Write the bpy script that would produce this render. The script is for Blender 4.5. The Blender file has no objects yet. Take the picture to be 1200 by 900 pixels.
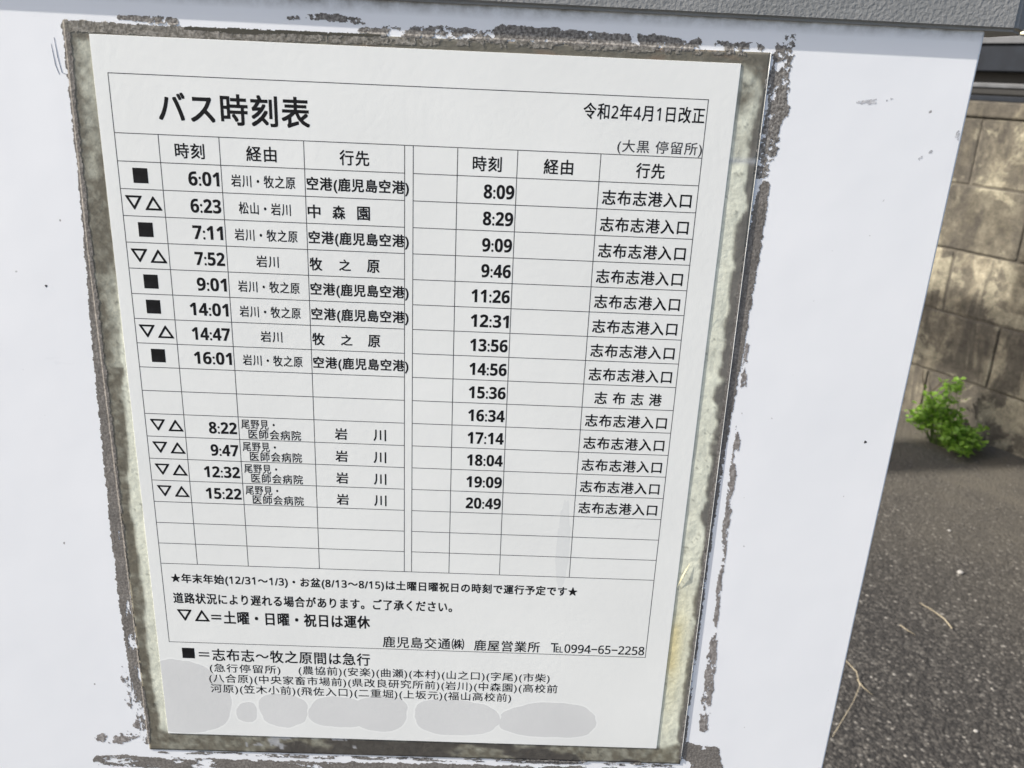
import bpy, bmesh, math, random
import numpy as np
from mathutils import Matrix, Vector, noise

# ------------------------------------------------------------------ camera, light, exposure
scene = bpy.context.scene
col = scene.collection
cam_d = bpy.data.cameras.new('camera')
cam_d.sensor_width = 36.0
cam_d.lens = 30.6
cam_d.clip_start = 0.01
cam_d.clip_end = 500.0
cam_d.dof.use_dof = True
cam_d.dof.focus_distance = 0.325
cam_d.dof.aperture_fstop = 30.0
cam = bpy.data.objects.new('camera', cam_d)
col.objects.link(cam)
cam.matrix_world = Matrix(((0.999081, -0.038817, -0.018187, 0.13157),
                           (-0.003957, 0.338947, -0.940797, -0.30108),
                           (0.042684, 0.940005, 0.338481, -0.02234),
                           (0, 0, 0, 1)))
scene.camera = cam

SUN_EL = math.radians(37.0)
SUN_PHI = math.radians(10.0)          # angle of the sun off the plane of the sign face
to_sun = Vector((-math.cos(SUN_EL) * math.cos(SUN_PHI), -math.cos(SUN_EL) * math.sin(SUN_PHI), math.sin(SUN_EL)))
world = bpy.data.worlds.new('World')
scene.world = world
world.use_nodes = True
wn = world.node_tree
sky = wn.nodes.new('ShaderNodeTexSky')
sky.sky_type = 'NISHITA'
sky.sun_disc = False
sky.sun_elevation = SUN_EL
sky.air_density = 0.9
sky.dust_density = 3.0
sky.ozone_density = 1.0
sky.sun_rotation = math.atan2(to_sun.x, to_sun.y)
wn.links.new(sky.outputs['Color'], wn.nodes['Background'].inputs['Color'])
wn.nodes['Background'].inputs['Strength'].default_value = 0.118
sun_d = bpy.data.lights.new('sun', 'SUN')
sun_d.energy = 4.8
sun_d.angle = math.radians(0.55)
sun_d.color = (1.0, 0.94, 0.86)
sun = bpy.data.objects.new('sun', sun_d)
col.objects.link(sun)
sun.rotation_euler = to_sun.to_track_quat('Z', 'Y').to_euler()
scene.view_settings.view_transform = 'Standard'
scene.view_settings.look = 'None'
scene.view_settings.exposure = 1.0
scene.view_settings.gamma = 1.0
scene.view_settings.use_curve_mapping = False

rnd = random.Random(7)
MM = 0.001
GROUND_Z = -1.065

# ------------------------------------------------------------------ helpers
def tag(o, label=None, cat=None, group=None, kind=None):
    if label: o['label'] = label
    if cat: o['category'] = cat
    if group: o['group'] = group
    if kind: o['kind'] = kind
    return o

def link(name, me, mat=None, parent=None):
    o = bpy.data.objects.new(name, me)
    col.objects.link(o)
    if mat is not None and len(me.materials) == 0:
        me.materials.append(mat)
    if parent is not None:
        o.parent = parent
    return o

def empty(name, loc=(0, 0, 0), rz=0.0):
    o = bpy.data.objects.new(name, None)
    o.location = loc
    o.rotation_euler = (0, 0, rz)
    o.empty_display_size = 0.05
    col.objects.link(o)
    return o

def mesh_from(verts, faces, name='mesh', smooth=False):
    me = bpy.data.meshes.new(name)
    me.from_pydata([tuple(v) for v in verts], [], [tuple(f) for f in faces])
    me.update()
    if smooth:
        me.polygons.foreach_set('use_smooth', [True] * len(me.polygons))
    return me

def boxes(lst, bevel=0.0, name='mesh'):
    """lst of (x0,x1,y0,y1,z0,z1)"""
    bm = bmesh.new()
    for (x0, x1, y0, y1, z0, z1) in lst:
        vs = [bm.verts.new(p) for p in ((x0, y0, z0), (x1, y0, z0), (x1, y1, z0), (x0, y1, z0),
                                        (x0, y0, z1), (x1, y0, z1), (x1, y1, z1), (x0, y1, z1))]
        for f in ((3, 2, 1, 0), (4, 5, 6, 7), (0, 1, 5, 4), (1, 2, 6, 5), (2, 3, 7, 6), (3, 0, 4, 7)):
            bm.faces.new([vs[i] for i in f])
    if bevel:
        bmesh.ops.bevel(bm, geom=list(bm.edges), offset=bevel, segments=2, affect='EDGES', profile=0.5)
    me = bpy.data.meshes.new(name)
    bm.to_mesh(me)
    bm.free()
    return me

def tube(paths, sides=6, name='mesh'):
    """paths: list of [(point, radius), ...]"""
    vs, fs = [], []
    for path in paths:
        base = len(vs)
        pts = [Vector(p) for p, r in path]
        n = len(pts)
        for i, (p, r) in enumerate(path):
            d = (pts[min(i + 1, n - 1)] - pts[max(i - 1, 0)]).normalized()
            a = d.cross(Vector((0.13, 0.31, 0.94))).normalized()
            b = d.cross(a)
            for k in range(sides):
                t = 2 * math.pi * k / sides
                vs.append(pts[i] + (a * math.cos(t) + b * math.sin(t)) * r)
        for i in range(n - 1):
            for k in range(sides):
                k2 = (k + 1) % sides
                fs.append((base + i * sides + k, base + i * sides + k2, base + (i + 1) * sides + k2, base + (i + 1) * sides + k))
        fs.append([base + k for k in range(sides)][::-1])
        fs.append([base + (n - 1) * sides + k for k in range(sides)])
    return mesh_from(vs, fs, name, smooth=True)

# numpy value noise -------------------------------------------------
def vnoise(x, y, seed):
    xi = np.floor(x).astype(np.int64); yi = np.floor(y).astype(np.int64)
    xf = x - xi; yf = y - yi
    xf = xf * xf * (3 - 2 * xf); yf = yf * yf * (3 - 2 * yf)
    def h(a, b):
        v = (a * 374761393 + b * 668265263 + seed * 974634777) & 0x7fffffff
        v = ((v ^ (v >> 13)) * 1274126177) & 0x7fffffff
        v = v ^ (v >> 16)
        return (v & 0xffff) / 65535.0
    a = h(xi, yi); b = h(xi + 1, yi); c = h(xi, yi + 1); d = h(xi + 1, yi + 1)
    return (a + (b - a) * xf) * (1 - yf) + (c + (d - c) * xf) * yf

def fbm(x, y, seed, octv=4):
    s = 0; amp = 0.5; tot = 0
    for i in range(octv):
        s = s + amp * vnoise(x * 2 ** i, y * 2 ** i, seed + i * 17)
        tot += amp; amp *= 0.55
    return s / tot

def sstep(a, b, v):
    t = np.clip((v - a) / (b - a), 0, 1)
    return t * t * (3 - 2 * t)

# node helpers -------------------------------------------------------
def new_mat(name):
    m = bpy.data.materials.new(name)
    m.use_nodes = True
    return m, m.node_tree, m.node_tree.nodes['Principled BSDF']

def nd(nt, typ, **kw):
    n = nt.nodes.new(typ)
    for k, v in kw.items():
        if k in n.inputs: n.inputs[k].default_value = v
        else: setattr(n, k, v)
    return n

def coords(nt, scale=(1, 1, 1), loc=(0, 0, 0)):
    tc = nd(nt, 'ShaderNodeTexCoord')
    mp = nd(nt, 'ShaderNodeMapping')
    mp.inputs['Scale'].default_value = scale
    mp.inputs['Location'].default_value = loc
    nt.links.new(tc.outputs['Object'], mp.inputs['Vector'])
    return mp.outputs['Vector']

def noise_tex(nt, vec, scale, detail=4.0, rough=0.55, dist=0.0):
    n = nd(nt, 'ShaderNodeTexNoise')
    n.inputs['Scale'].default_value = scale
    n.inputs['Detail'].default_value = detail
    n.inputs['Roughness'].default_value = rough
    n.inputs['Distortion'].default_value = dist
    nt.links.new(vec, n.inputs['Vector'])
    return n.outputs['Fac']

def ramp(nt, fac, stops):
    r = nd(nt, 'ShaderNodeValToRGB')
    el = r.color_ramp.elements
    while len(el) < len(stops): el.new(0.5)
    for e, (p, c) in zip(el, stops):
        e.position = p
        e.color = (c, c, c, 1) if isinstance(c, (int, float)) else (*c, 1)
    nt.links.new(fac, r.inputs['Fac'])
    return r.outputs['Color']

def mix(nt, fac, a, b, blend='MIX'):
    m = nd(nt, 'ShaderNodeMix', data_type='RGBA', blend_type=blend)
    for s, i in ((fac, 0), (a, 6), (b, 7)):
        if isinstance(s, (int, float)): m.inputs[i].default_value = s
        elif isinstance(s, tuple): m.inputs[i].default_value = (*s, 1)
        else: nt.links.new(s, m.inputs[i])
    return m.outputs[2]

def bump(nt, bsdf, height, strength, dist, prev=None):
    b = nd(nt, 'ShaderNodeBump')
    b.inputs['Strength'].default_value = strength
    b.inputs['Distance'].default_value = dist
    nt.links.new(height, b.inputs['Height'])
    if prev is not None: nt.links.new(prev, b.inputs['Normal'])
    nt.links.new(b.outputs['Normal'], bsdf.inputs['Normal'])
    return b.outputs['Normal']

def plain(name, c, rough=0.6, metal=0.0, nscale=60.0, namp=0.25, bstr=0.0, bdist=0.0005, spec=0.5):
    m, nt, b = new_mat(name)
    b.inputs['Specular IOR Level'].default_value = spec
    v = coords(nt)
    f = noise_tex(nt, v, nscale)
    lo = tuple(x * (1 - namp) for x in c); hi = tuple(min(1, x * (1 + namp)) for x in c)
    nt.links.new(ramp(nt, f, [(0.3, lo), (0.7, hi)]), b.inputs['Base Color'])
    b.inputs['Roughness'].default_value = rough
    b.inputs['Metallic'].default_value = metal
    if bstr: bump(nt, b, f, bstr, bdist)
    return m

# ------------------------------------------------------------------ materials
def mat_panel():
    m, nt, b = new_mat('white_paint')
    v = coords(nt)
    f = noise_tex(nt, v, 9.0, 5)
    base = ramp(nt, f, [(0.3, (0.80, 0.815, 0.825)), (0.7, (0.84, 0.85, 0.855))])
    # tiny grime specks
    f2 = noise_tex(nt, v, 330.0, 1.5, 0.4)
    sp = ramp(nt, f2, [(0.765, 0.0), (0.80, 1.0)])
    base = mix(nt, sp, base, (0.30, 0.29, 0.28))
    # faint rub marks, stretched sideways
    v2 = coords(nt, (12, 12, 40))
    f3 = noise_tex(nt, v2, 1.6, 6, 0.7)
    rub = ramp(nt, f3, [(0.66, 0.0), (0.80, 0.35)])
    base = mix(nt, rub, base, (0.55, 0.56, 0.58))
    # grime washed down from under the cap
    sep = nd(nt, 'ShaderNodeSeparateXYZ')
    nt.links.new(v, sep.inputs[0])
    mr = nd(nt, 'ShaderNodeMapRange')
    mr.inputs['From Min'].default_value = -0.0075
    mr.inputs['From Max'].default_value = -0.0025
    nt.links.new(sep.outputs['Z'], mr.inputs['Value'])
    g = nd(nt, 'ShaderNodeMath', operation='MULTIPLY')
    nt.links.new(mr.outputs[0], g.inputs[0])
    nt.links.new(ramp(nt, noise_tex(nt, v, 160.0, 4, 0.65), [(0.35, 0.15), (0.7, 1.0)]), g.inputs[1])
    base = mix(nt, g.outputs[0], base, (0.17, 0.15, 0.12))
    nt.links.new(base, b.inputs['Base Color'])
    b.inputs['Roughness'].default_value = 0.42
    bump(nt, b, noise_tex(nt, v, 22.0, 3), 0.12, 0.002)
    return m

def mat_cap():
    m, nt, b = new_mat('grey_hammered_paint')
    v = coords(nt)
    f = noise_tex(nt, v, 820.0, 2.0, 0.45, 0.3)
    big = noise_tex(nt, v, 30.0, 4)
    base = ramp(nt, big, [(0.3, (0.20, 0.205, 0.20)), (0.7, (0.26, 0.262, 0.255))])
    nt.links.new(base, b.inputs['Base Color'])
    b.inputs['Roughness'].default_value = 0.5
    bump(nt, b, f, 0.32, 0.0008)
    return m

def mat_paper(name, c0, c1, nscale=14.0):
    m, nt, b = new_mat(name)
    v = coords(nt)
    nt.links.new(ramp(nt, noise_tex(nt, v, nscale, 5, 0.6), [(0.3, c0), (0.7, c1)]), b.inputs['Base Color'])
    b.inputs['Roughness'].default_value = 0.55
    b.inputs['Specular IOR Level'].default_value = 0.35
    n1 = bump(nt, b, noise_tex(nt, v, 420.0, 3, 0.55, 0.2), 0.06, 0.0006)
    bump(nt, b, noise_tex(nt, v, 120.0, 3, 0.5, 0.2), 0.018, 0.0009, n1)
    return m

def mat_film():
    m, nt, b = new_mat('stained_plastic')
    a = nd(nt, 'ShaderNodeAttribute', attribute_name='stain')
    v = coords(nt)
    f = noise_tex(nt, v, 420.0, 4, 0.7)
    c = mix(nt, 0.4, a.outputs['Color'], ramp(nt, f, [(0.3, 0.5), (0.65, 1.0)]), 'MULTIPLY')
    nt.links.new(c, b.inputs['Base Color'])
    b.inputs['Roughness'].default_value = 0.38
    b.inputs['Coat Weight'].default_value = 0.25
    b.inputs['Coat Roughness'].default_value = 0.25
    bump(nt, b, noise_tex(nt, v, 150.0, 4, 0.6), 0.35, 0.001)
    return m

def mat_crust(name, dark, light, thr=(0.42, 0.70), scale=700.0):
    m, nt, b = new_mat(name)
    v = coords(nt)
    f = noise_tex(nt, v, scale, 3, 0.6)
    f2 = noise_tex(nt, v, 90.0, 4, 0.6)
    c = ramp(nt, f, [(thr[0], dark), (thr[1], light)])
    c = mix(nt, 0.8, c, ramp(nt, f2, [(0.3, 0.65), (0.65, 1.1)]), 'MULTIPLY')
    nt.links.new(c, b.inputs['Base Color'])
    b.inputs['Roughness'].default_value = 0.8
    bump(nt, b, f, 0.35, 0.0004)
    return m

def mat_asphalt():
    m, nt, b = new_mat('asphalt')
    v = coords(nt)
    vo = nd(nt, 'ShaderNodeTexVoronoi', feature='F1')
    vo.inputs['Scale'].default_value = 170.0
    vo.inputs['Randomness'].default_value = 1.0
    nt.links.new(v, vo.inputs['Vector'])
    sepc = nd(nt, 'ShaderNodeSeparateColor')
    nt.links.new(vo.outputs['Color'], sepc.inputs[0])
    stone = ramp(nt, sepc.outputs[0], [(0.0, (0.019, 0.017, 0.0148)), (0.50, (0.034, 0.031, 0.027)), (0.82, (0.062, 0.057, 0.049)), (0.96, (0.10, 0.093, 0.081)), (1.0, (0.24, 0.226, 0.20))])
    gap = ramp(nt, vo.outputs['Distance'], [(0.42, 1.0), (0.80, 0.45)])
    stone = mix(nt, 1.0, stone, gap, 'MULTIPLY')
    fine = noise_tex(nt, v, 600.0, 3, 0.6)
    stone = mix(nt, 0.5, stone, ramp(nt, fine, [(0.3, 0.45), (0.7, 1.3)]), 'MULTIPLY')
    mid = noise_tex(nt, v, 75.0, 3, 0.6)
    stone = mix(nt, 0.75, stone, ramp(nt, mid, [(0.34, 0.45), (0.66, 1.5)]), 'MULTIPLY')
    big = noise_tex(nt, v, 2.6, 5, 0.6)
    stone = mix(nt, 0.6, stone, ramp(nt, big, [(0.3, 0.7), (0.7, 1.15)]), 'MULTIPLY')
    # dust and sand gathered along the foot of the wall: distance from the wall line
    dp = nd(nt, 'ShaderNodeVectorMath', operation='DOT_PRODUCT')
    nt.links.new(v, dp.inputs[0])
    dp.inputs[1].default_value = (0.8643, 0.5030, 0.0)
    mr = nd(nt, 'ShaderNodeMapRange')
    mr.inputs['From Min'].default_value = 1.45
    mr.inputs['From Max'].default_value = 2.25
    nt.links.new(dp.outputs['Value'], mr.inputs['Value'])
    mul = nd(nt, 'ShaderNodeMath', operation='MULTIPLY')
    nt.links.new(mr.outputs[0], mul.inputs[0])
    nt.links.new(ramp(nt, noise_tex(nt, v, 6.0, 5, 0.65), [(0.30, 0.35), (0.62, 1.0)]), mul.inputs[1])
    sand = ramp(nt, noise_tex(nt, v, 240.0, 4, 0.7), [(0.3, (0.034, 0.030, 0.023)), (0.7, (0.098, 0.088, 0.068))])
    c = mix(nt, mul.outputs[0], stone, sand)
    nt.links.new(c, b.inputs['Base Color'])
    b.inputs['Roughness'].default_value = 0.8
    inv = nd(nt, 'ShaderNodeMath', operation='SUBTRACT')
    inv.inputs[0].default_value = 1.0
    nt.links.new(vo.outputs['Distance'], inv.inputs[1])
    n1 = bump(nt, b, inv.outputs[0], 0.7, 0.003)
    n2 = bump(nt, b, fine, 0.4, 0.002, n1)
    bump(nt, b, mid, 0.6, 0.006, n2)
    return m

def mat_block():
    m, nt, b = new_mat('weathered_concrete_block')
    v = coords(nt)
    a = nd(nt, 'ShaderNodeAttribute', attribute_name='tone')
    f = noise_tex(nt, v, 11.0, 6, 0.6)
    base = ramp(nt, f, [(0.34, (0.085, 0.075, 0.053)), (0.50, (0.150, 0.134, 0.098)), (0.68, (0.245, 0.225, 0.165))])
    base = mix(nt, 1.0, base, a.outputs['Color'], 'MULTIPLY')
    # dark rain streaks and lichen patches
    vs = coords(nt, (6.0, 6.0, 1.3), (0.35, 0, 0.1))
    st = noise_tex(nt, vs, 1.7, 6, 0.62, 0.5)
    base = mix(nt, ramp(nt, st, [(0.45, 0.0), (0.54, 0.8)]), base, (0.040, 0.035, 0.028))
    pt = noise_tex(nt, v, 7.0, 7, 0.68, 0.3)
    base = mix(nt, ramp(nt, pt, [(0.47, 0.0), (0.55, 0.7)]), base, (0.06, 0.053, 0.041))
    # pale cream patches where the grime has come off
    lich = noise_tex(nt, coords(nt, (1, 1, 1), (0.9, 0.2, 0.37)), 5.5, 8, 0.68, 0.4)
    base = mix(nt, ramp(nt, lich, [(0.53, 0.0), (0.58, 0.5)]), base, (0.33, 0.305, 0.22))
    mott = noise_tex(nt, v, 34.0, 6, 0.7)
    base = mix(nt, 0.8, base, ramp(nt, mott, [(0.35, 0.5), (0.62, 1.15)]), 'MULTIPLY')
    gr = noise_tex(nt, v, 160.0, 4, 0.7)
    base = mix(nt, 0.6, base, ramp(nt, gr, [(0.3, 0.55), (0.7, 1.15)]), 'MULTIPLY')
    nt.links.new(base, b.inputs['Base Color'])
    b.inputs['Roughness'].default_value = 0.9
    n1 = bump(nt, b, gr, 0.6, 0.003)
    bump(nt, b, f, 0.4, 0.01, n1)
    return m

def mat_leaf():
    m, nt, b = new_mat('weed_leaf')
    a = nd(nt, 'ShaderNodeAttribute', attribute_name='tone')
    c = mix(nt, 1.0, (0.16, 0.285, 0.04), a.outputs['Color'], 'MULTIPLY')
    nt.links.new(c, b.inputs['Base Color'])
    b.inputs['Roughness'].default_value = 0.5
    tr = nd(nt, 'ShaderNodeBsdfTranslucent')
    nt.links.new(mix(nt, 1.0, (0.30, 0.50, 0.07), a.outputs['Color'], 'MULTIPLY'), tr.inputs['Color'])
    ms = nd(nt, 'ShaderNodeMixShader')
    ms.inputs[0].default_value = 0.45
    nt.links.new(b.outputs[0], ms.inputs[1]); nt.links.new(tr.outputs[0], ms.inputs[2])
    nt.links.new(ms.outputs[0], nt.nodes['Material Output'].inputs['Surface'])
    return m

M = dict(panel=mat_panel(), cap=mat_cap(), film=mat_film(), asphalt=mat_asphalt(), block=mat_block(), leaf=mat_leaf())
M['paper'] = mat_paper('laminated_paper', (0.745, 0.755, 0.725), (0.81, 0.82, 0.785))
M['halo'] = mat_paper('bleached_paper', (0.79, 0.80, 0.77), (0.84, 0.85, 0.815))
M['faint'] = mat_paper('faintly_damp_paper', (0.685, 0.70, 0.68), (0.74, 0.75, 0.725))
M['stain'] = mat_paper('damp_paper', (0.615, 0.62, 0.605), (0.695, 0.70, 0.68))
M['ink'] = plain('black_ink', (0.009, 0.009, 0.010), 0.7, nscale=300, namp=0.5, spec=0.15)
M['ink_grey'] = plain('faded_ink', (0.05, 0.05, 0.052), 0.7, nscale=300, namp=0.3, spec=0.15)
M['line'] = plain('thin_ink_line', (0.06, 0.06, 0.062), 0.7, nscale=300, namp=0.4, spec=0.15)
M['crust'] = mat_crust('old_tape_crust', (0.105, 0.096, 0.085), (0.35, 0.33, 0.30), (0.40, 0.66), 1000.0)
M['crust_dark'] = mat_crust('old_tape_dark', (0.125, 0.114, 0.10), (0.27, 0.25, 0.226), (0.38, 0.70), 1000.0)
M['crust_olive'] = mat_crust('old_tape_olive', (0.13, 0.12, 0.098), (0.33, 0.31, 0.27), (0.38,0.68), 900.0)
M['crust_brown'] = mat_crust('old_tape_brown', (0.19, 0.172, 0.158), (0.42, 0.395, 0.37))
M['smudge'] = mat_crust('grey_rub_mark', (0.46, 0.46, 0.47), (0.66, 0.67, 0.68))
M['scratch'] = plain('pencil_grey', (0.25, 0.25, 0.27), 0.6)
M['steel'] = plain('galvanised_steel', (0.42, 0.43, 0.44), 0.45, 0.7)
M['concrete'] = plain('cast_concrete', (0.30, 0.29, 0.27), 0.9, nscale=25, bstr=0.3, bdist=0.003)
M['mortar'] = plain('mortar', (0.075, 0.067, 0.052), 0.95, nscale=40, namp=0.45)
M['fence'] = plain('dark_slate_metal', (0.009, 0.0115, 0.016), 0.6, 0.0, nscale=20, spec=0.15)
M['fence_light'] = plain('grey_aluminium', (0.06, 0.064, 0.07), 0.5, 0.0, nscale=20)
M['gap_dark'] = plain('gap_darkness', (0.008, 0.008, 0.008), 0.6)  # darkness behind the fence gaps, put into a black colour
M['clip'] = plain('cream_plastic', (0.72, 0.68, 0.5), 0.4)
M['straw'] = plain('dry_straw', (0.32, 0.275, 0.19), 0.7, nscale=90)
M['twig'] = plain('dry_stem', (0.05, 0.04, 0.025), 0.8, nscale=90)
M['stem'] = plain('green_stem', (0.10, 0.16, 0.035), 0.6)
M['stone'] = plain('pale_pebble', (0.24, 0.232, 0.215), 0.8, nscale=120)
M['gravel'] = plain('loose_grit', (0.085, 0.079, 0.07), 0.85, nscale=35, namp=0.95)
M['gold'] = plain('yellowed_sliver', (0.72, 0.66, 0.42), 0.4)

# ------------------------------------------------------------------ ground
N = 60
def ground():
    vs = [(-150, -150, 0), (150, -150, 0), (150, 150, 0), (-150, 150, 0)]
    me = mesh_from(vs, [(0, 1, 2, 3)])
    o = link('ground', me, M['asphalt'])
    o.location = (0, 0, GROUND_Z)
    tag(o, 'dark grey asphalt ground with dusty edge at the block wall', 'ground', kind='structure')
ground()

# ------------------------------------------------------------------ block wall
WO = Vector((1.5636, 2.4233, 0.0))
WANG = math.radians(-59.80)
E1 = Vector((math.cos(WANG), math.sin(WANG), 0))
WALL_TOP = -0.048
def wall_world(t, out, z):            # t along the wall, out = distance in front of its face
    return WO + E1 * t + Vector((-0.8643, -0.5030, 0)) * out + Vector((0, 0, z))

wall = empty('block_wall', (WO.x, WO.y, GROUND_Z), WANG)
tag(wall, 'weathered cream concrete block wall with dark rain streaks', 'wall')
def build_wall():
    # local: x along wall, y into the wall (behind the face), z up from ground
    bm = bmesh.new()
    lay = bm.loops.layers.float_color.new('tone')
    zt = -0.095 - GROUND_Z
    for k in range(5):
        z1 = zt - 0.2 * k - 0.003
        z0 = zt - 0.2 * (k + 1) + 0.003
        if k == 4: z0 = -0.03
        off = 0.0 if k % 2 == 0 else 0.2
        for i in range(-12, 16):
            x0 = off + i * 0.4 + 0.0035; x1 = off + (i + 1) * 0.4 - 0.0035
            jy = rnd.uniform(-0.0025, 0.0025)
            b2 = bmesh.new()
            vs = [b2.verts.new(p) for p in ((x0, jy, z0), (x1, jy, z0), (x1, 0.11, z0), (x0, 0.11, z0), (x0, jy, z1), (x1, jy, z1), (x1, 0.11, z1), (x0, 0.11, z1))]
            for f in ((3, 2, 1, 0), (4, 5, 6, 7), (0, 1, 5, 4), (1, 2, 6, 5), (2, 3, 7, 6), (3, 0, 4, 7)):
                b2.faces.new([vs[j] for j in f])
            bmesh.ops.bevel(b2, geom=list(b2.edges), offset=0.005, segments=2, affect='EDGES', profile=0.5)
            tone = rnd.uniform(0.75, 1.1) * (1.0, 0.9, 1.65, 1.3, 0.9)[k]
            mp = {v: bm.verts.new(v.co) for v in b2.verts}
            for f in b2.faces:
                nf = bm.faces.new([mp[v] for v in f.verts])
                for l in nf.loops: l[lay] = (tone, tone * rnd.uniform(0.99, 1.0), tone * 0.985, 1)
            b2.free()
    me = bpy.data.meshes.new('blocks')
    bm.to_mesh(me); bm.free()
    link('blocks', me, M['block'], wall)
    h = WALL_TOP - GROUND_Z
    me = boxes([(-4.8, 6.4, 0.0055, 0.105, -0.03, zt - 0.001)])
    link('mortar_joints', me, M['mortar'], wall)
    me = boxes([(-4.8, 6.4, -0.006, 0.116, zt + 0.001, h)], 0.006)
    bm = bmesh.new(); bm.from_mesh(me)
    lay = bm.loops.layers.float_color.new('tone')
    for f in bm.faces:
        for l in f.loops: l[lay] = (0.95, 0.93, 0.9, 1)
    bm.to_mesh(me); bm.free()
    link('coping', me, M['block'], wall)
build_wall()

# fence on top of the wall
fence = empty('louvre_fence', (WO.x, WO.y, WALL_TOP), WANG)
tag(fence, 'dark slate metal louvre fence standing on top of the block wall', 'fence')
def build_fence():
    L0, L1 = -4.6, 6.2
    link('bottom_rail', boxes([(L0, L1, 0.03, 0.07, 0.0005, 0.016)], 0.002), M['fence'], fence)
    link('thin_rail', boxes([(L0, L1, 0.034, 0.064, 0.039, 0.052)], 0.002), M['fence_light'], fence)
    zz = 0.086
    first = True
    for k in range(5):
        link('board', boxes([(L0, L1, 0.036, 0.060, zz, zz + 0.074)], 0.002), M['fence'], fence)
        link('board_lip', boxes([(L0, L1, 0.026, 0.064, zz + 0.0765, zz + 0.097)], 0.002), M['fence_light'], fence)
        zz += 0.118
    top = zz
    for t in np.arange(-4.5, 6.3, 1.2):
        t = float(t) + 0.62
        link('post', boxes([(t - 0.02, t + 0.02, 0.064, 0.100, 0.0005, top)], 0.003), M['fence'], fence)
    link('dark_gap_sheet', boxes([(L0, L1, 0.1005, 0.103, 0.0005, top)]), M['gap_dark'], fence)  # black sheet added so the gaps between the boards stay dark
    for t in (0.055, 0.10):
        link('fixing_clip', boxes([(t - 0.014, t + 0.016, 0.018, 0.0255, 0.186, 0.203)], 0.003), M['clip'], fence)
build_fence()

# ------------------------------------------------------------------ the sign: white board, cap, post, base
sign = empty('bus_stop_sign', (0.10, 0.02, GROUND_Z))
tag(sign, 'white painted metal bus stop board under a grey textured cap', 'bus stop sign')
OFF = Vector((0.10, 0.02, GROUND_Z))
def local(me):
    me.transform(Matrix.Translation(-OFF)); return me
def build_sign():
    # board: front face at y=0; right edge a little out of square
    bm = bmesh.new()
    f = [(-0.095, 0.0), (0.2846, 0.0), (0.2818, -0.23), (0.2806, -0.37), (0.2794, -0.52), (-0.095, -0.52)]
    fr = [bm.verts.new((x, 0.0, z)) for x, z in f]
    bk = [bm.verts.new((x, 0.022, z)) for x, z in f]
    bm.faces.new(fr[::-1]); bm.faces.new(bk)
    n = len(f)
    for i in range(n):
        bm.faces.new((fr[i], fr[(i + 1) % n], bk[(i + 1) % n], bk[i]))
    bmesh.ops.recalc_face_normals(bm, faces=bm.faces)
    bmesh.ops.bevel(bm, geom=[e for e in bm.edges], offset=0.0008, segments=2, affect='EDGES')
    me = bpy.data.meshes.new('board'); bm.to_mesh(me); bm.free()
    o = link('board', me, M['panel'], sign)
    o.matrix_parent_inverse = Matrix.Translation(-OFF)
    # cap: plan outline with clipped corners, front face 3.6 mm proud of the board
    d = 0.0023
    plan = [(-0.106, 0.012), (-0.098, -d), (0.2932, -d), (0.3035, 0.012), (0.3035, 0.034), (-0.106, 0.034)]
    bm = bmesh.new()
    lo = [bm.verts.new((x, y, -0.0022 - 0.0085 * (x + 0.1) / 0.39 * 0.2)) for x, y in plan]
    hi = [bm.verts.new((x, y, 0.075)) for x, y in plan]
    bm.faces.new(lo[::-1]); bm.faces.new(hi)
    n = len(plan)
    for i in range(n):
        bm.faces.new((lo[i], lo[(i + 1) % n], hi[(i + 1) % n], hi[i]))
    bmesh.ops.recalc_face_normals(bm, faces=bm.faces)
    bmesh.ops.bevel(bm, geom=list(bm.edges), offset=0.0012, segments=3, affect='EDGES')
    me = bpy.data.meshes.new('cap'); bm.to_mesh(me); bm.free()
    me.polygons.foreach_set('use_smooth', [False] * len(me.polygons))
    o = link('cap', me, M['cap'], sign); o.matrix_parent_inverse = Matrix.Translation(-OFF)
    o = link('post', tube([[((0.1, 0.05, GROUND_Z + 0.1), 0.024), ((0.1, 0.05, 0.07), 0.024)]], 20), M['steel'], sign)
    o.matrix_parent_inverse = Matrix.Translation(-OFF)
    o = link('bracket', boxes([(0.02, 0.18, 0.0225, 0.034, -0.12, -0.08)], 0.002), M['steel'], sign)
    o.matrix_parent_inverse = Matrix.Translation(-OFF)
    o = link('bracket', boxes([(0.02, 0.18, 0.0225, 0.034, -0.42, -0.38)], 0.002), M['steel'], sign)
    o.matrix_parent_inverse = Matrix.Translation(-OFF)
    prof = [(0.20, 0.0), (0.20, 0.05), (0.17, 0.10), (0.05, 0.13), (0.0, 0.13)]
    vs, fs = [], []
    S = 32
    for r, z in prof:
        for k in range(S):
            a = 2 * math.pi * k / S
            vs.append((0.1 + r * math.cos(a), 0.05 + r * math.sin(a), GROUND_Z + z))
    for i in range(len(prof) - 1):
        for k in range(S):
            k2 = (k + 1) % S
            fs.append((i * S + k, i * S + k2, (i + 1) * S + k2, (i + 1) * S + k))
    o = link('foot', mesh_from(vs, fs), M['concrete'], sign); o.matrix_parent_inverse = Matrix.Translation(-OFF)
build_sign()

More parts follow.
